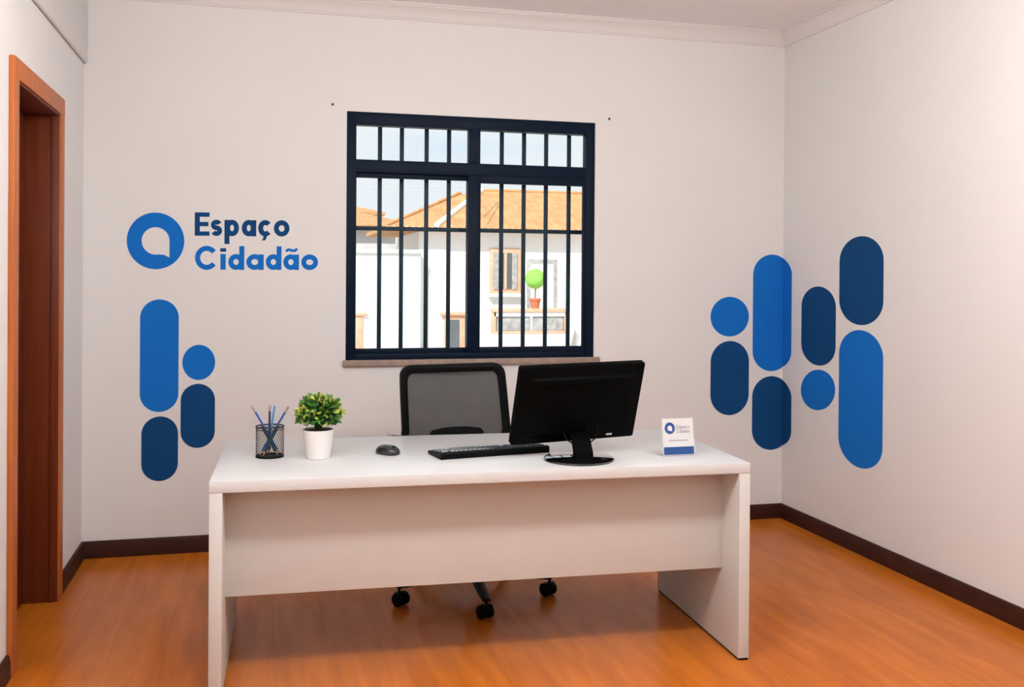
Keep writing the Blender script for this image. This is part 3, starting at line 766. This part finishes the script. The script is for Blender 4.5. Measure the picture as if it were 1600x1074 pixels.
b = MB(); b.tube([(0, .09, .415), (0, .20, .42), (0, .275, .46), (0, .285, .56), (0, .270, .68), (0, .262, .70)], [.022, .022, .022, .020, .018, .012], 14); b.build('back_upright', 'black', ch)
for s in (-1, 1):
    b = MB(); b.tube([(s*.19, .0, .415), (s*.27, 0, .42), (s*.315, 0, .46), (s*.318, 0, .60), (s*.318, 0, .708)], .014, 12); ar = b.build('armrest', 'black', ch)
    b = MB(); b.box(s*.335-.042, s*.335+.042, -.13, .10, .703, .7345, .010); b.build('arm_pad', 'gloss', ar)

# ------------------------------------------------------------------ unseen globe lamps, added as fill light for the room
def lamp(x, y, z, label, m='lamp'):  # whole fitting is made up to carry the fill light
    t_ = thing('fill_lamp', label, 'added fill lamp', (x, y, ZC))
    b = MB(); b.lathe([(.06, -.0005), (.06, -.02), (.012, -.03)], 28); b.build('ceiling_rose', 'lamp_rim', t_)
    b = MB(); b.tube([(0, 0, -.025), (0, 0, z-ZC+.155)], .004, 8); b.build('cord', 'black', t_)
    b = MB(); b.lathe([(.045, z-ZC+.135), (.045, z-ZC+.16), (.01, z-ZC+.165)], 24); b.build('lamp_holder', 'lamp_rim', t_)
    b = MB(); b.lathe([(.14*math.sin(math.pi*i/16), z-ZC-.14*math.cos(math.pi*i/16)) for i in range(17)], 32); b.build('fill_globe', m, t_, sharp=False)
    return t_
lamp(.05, 2.3, 2.29, 'unseen white globe added as fill light above the left side of the room')
lamp(1.75, 2.12, 2.38, 'unseen white globe added as fill light above the right side of the room')
lamp(.8, -.3, 2.25, 'unseen white globe added as fill light at the rear of the room', 'rear_fill_lamp')

# ------------------------------------------------------------------ outside
struct(MB().box(-40, 60, YB+T+.02, 90, -.62, -.45).build('ground', 'paving'))
HY = 25.0
hs = thing('white_house', 'white house with orange tiled hip roof across the street, seen through the window', 'house', (0, HY, 0))
def hb(name, m, *a, parent=None, bev=0):
    b = MB(); b.box(a[0], a[1], a[2]-HY, a[3]-HY, a[4], a[5], bev); return b.build(name, m, parent or hs)
hb('wall', 'stucco', 3.95, 13, HY, HY+4.4, -.45, 2.60)
def roof(name, x0, x1, y0, y1, ze, zr, hipL, hipR, m='tiles', parent=None, yoff=HY):
    ym = (y0+y1)/2; b = MB(); v = [(x0, y0, ze), (x1, y0, ze), (x1, y1, ze), (x0, y1, ze), (x0+hipL, ym, zr), (x1-hipR, ym, zr)]
    v2 = [(a, c, d-.10) for a, c, d in v[:4]]
    v = [(a, c-yoff, d) for a, c, d in v+v2]
    b._add(v, [(0, 1, 5, 4), (1, 2, 5), (2, 3, 4, 5), (3, 0, 4), (6, 7, 1, 0), (7, 8, 2, 1), (8, 9, 3, 2), (9, 6, 0, 3), (9, 8, 7, 6)])
    return b.build(name, m, parent or hs, sharp=False)
rf = roof('roof', 4.30, 14.2, HY-.45, HY+4.6, 2.70, 3.86, 1.75, 1.9)
roof('side_roof', 3.02, 9.0, HY-.40, HY+4.0, 2.69, 3.74, 2.35, 1.5)
b = MB(); b.tube([(4.32, -.45, 2.73), (6.05, 2.08, 3.88)], .07, 8); b.build('ridge_cap', 'mortar', rf)
b = MB(); b.tube([(3.05, -.40, 2.70), (5.37, 1.8, 3.76)], .05, 8); b.build('ridge_cap', 'tiles', rf)
b = MB(); b.tube([(6.05, 2.08, 3.87), (12.3, 2.08, 3.87)], .05, 8); b.build('ridge_cap', 'tiles', rf)
b = MB(); b.tube([(5.55, -.43, 2.98), (6.25, 1.0, 3.46)], .012, 6); b.build('roof_wire', 'pane', rf)
# row of tile ends along the eave
b = MB(); x = 3.1
while x < 9.6:
    b.tube([(x, -.455, 2.655), (x, -.30, 2.69)], .032, 8); x += .16
b.build('eave_tiles', 'mortar', hs)['kind'] = 'stuff'
fr_ = hb('window', 'orange', 5.80, 6.62, HY-.06, HY, 1.02, 2.18, bev=.01)
hb('pane', 'pane', 5.90, 6.52, HY-.075, HY-.055, 1.13, 2.07, parent=fr_)
hb('mullion', 'orange', 6.17, 6.24, HY-.10, HY-.05, 1.13, 2.07, parent=fr_)
hb('shutter', 'fence', 5.90, 6.02, HY-.10, HY-.05, 1.13, 2.07, parent=fr_)
hb('shutter', 'fence', 6.38, 6.52, HY-.10, HY-.05, 1.13, 2.07, parent=fr_)
hb('window_ledge', 'stucco', 5.76, 6.66, HY-.18, HY, .93, 1.02, parent=fr_)
dr = hb('door', 'fence', 6.80, 7.62, HY-.04, HY, -.45, 1.92, bev=.01)
hb('door_panel', 'stucco', 6.90, 7.52, HY-.06, HY-.03, -.45, 1.78, parent=dr)
sw = hb('window', 'orange', 4.60, 5.14, HY-.06, HY, -.45, .50, bev=.01)
hb('pane', 'pane', 4.74, 5.00, HY-.075, HY-.055, -.40, .34, parent=sw)
hb('window_ledge', 'orange', 4.50, 5.24, HY-.14, HY, .46, .53, parent=sw)
hb('wall_extension', 'stucco', 8.0, 13, HY-.5, HY, -.45, 1.75)
# terrace balustrade
tb = thing('terrace_balustrade', 'low balustrade with orange stone rails and grey infill before the white house', 'balustrade', (6.6, HY-1.05, -.45))
def tbx(name, m, x0, x1, z0, z1, y0=-.08, y1=.08): b = MB(); b.box(x0-6.6, x1-6.6, y0, y1, z0+.45, z1+.45, .01); return b.build(name, m, tb)
tbx('top_rail', 'orange', 5.62, 7.62, .62-.05, .66, -.12, .12)
tbx('cap_stone', 'stucco', 5.66, 7.58, .46, .57); tbx('bottom_rail', 'orange', 5.62, 7.62, .02, .09)
tbx('base_wall', 'stucco', 5.60, 7.64, -.45, .02)
for x in (5.62, 7.50): tbx('post', 'orange', x, x+.10, .09, .57)
for x0, x1 in ((5.74, 6.45), (6.47, 6.60), (6.68, 7.48)): tbx('infill_panel', 'fence', x0, x1, .09, .46, -.03, .03)
tp = thing('potted_topiary', 'bright green ball topiary in a terracotta pot on the balustrade rail', 'potted plant', (6.74, HY-1.05, .661))
b = MB(); b.lathe([(.10, 0), (.13, .20), (.15, .20), (.15, .25), (.12, .25)], 20); b.build('pot', 'terracotta', tp)
b = MB(); b.tube([(0, 0, .22), (.01, 0, .7)], .02, 8); b.build('trunk', 'bark', tp)
t = bmesh.new(); bmesh.ops.create_icosphere(t, subdivisions=4, radius=.25)
for v in t.verts: v.co *= 1+rnd.uniform(-.035, .035); v.co.z += .74
b = MB(); b.merge(t); b.build('crown', 'topiary', tp)
# lower boundary wall and a further house on the left
bw = thing('boundary_wall', 'white boundary wall with grey coping left of the white house', 'wall', (0, HY-.4, -.45))
b = MB(); b.box(-6, 3.94, 0, .25, 0, 2.45, .01); b.build('wall_face', 'stucco', bw)
b = MB(); b.box(-6, 3.94, -.06, .31, 2.45, 2.56, .01); b.build('coping', 'stucco_grey', bw)
b = MB(); b.box(2.0, 2.50, -.05, 0, 0, .93, .01); b.box(1.95, 2.60, -.09, 0, .91, .98, .01); b.build('gate_surround', 'orange', bw)
h2 = thing('distant_house', 'further pale house with small orange roofs at the left of the window view', 'house', (0, 31, 0))
b = MB(); b.box(-3, 4.6, 0, 5, -.45, 3.0); b.build('wall', 'stucco_grey', h2)
roof('roof', -.6, 5.0, 30.6, 36, 3.02, 3.55, 3.6, 1.6, parent=h2, yoff=31)
h3 = thing('hillside_house', 'farthest house with a single orange roof slope at the left window edge', 'house', (0, 40, 0))
b = MB(); b.box(-3, 3.7, 0, 5, -.45, 4.0); b.build('wall', 'stucco', h3)
roof('roof', -4, 4.9, 39.6, 46, 4.0, 4.95, 4.5, 3.6, parent=h3, yoff=40)
for i, (z0, z1, l) in enumerate(((5.0, 4.85, 'upper of two thin cables crossing the sky outside the window'), (4.7, 4.6, 'lower of two thin cables crossing the sky outside the window'))):
    b = MB(); b.tube([(-6, 34, z0), (-2, 34, z0-.22), (2, 34, z0-.28), (6, 33, z0-.2), (12, 31, z1)], .012, 6); tag(b.build('overhead_cable', 'stucco_grey'), l, 'cable', 'overhead cables')
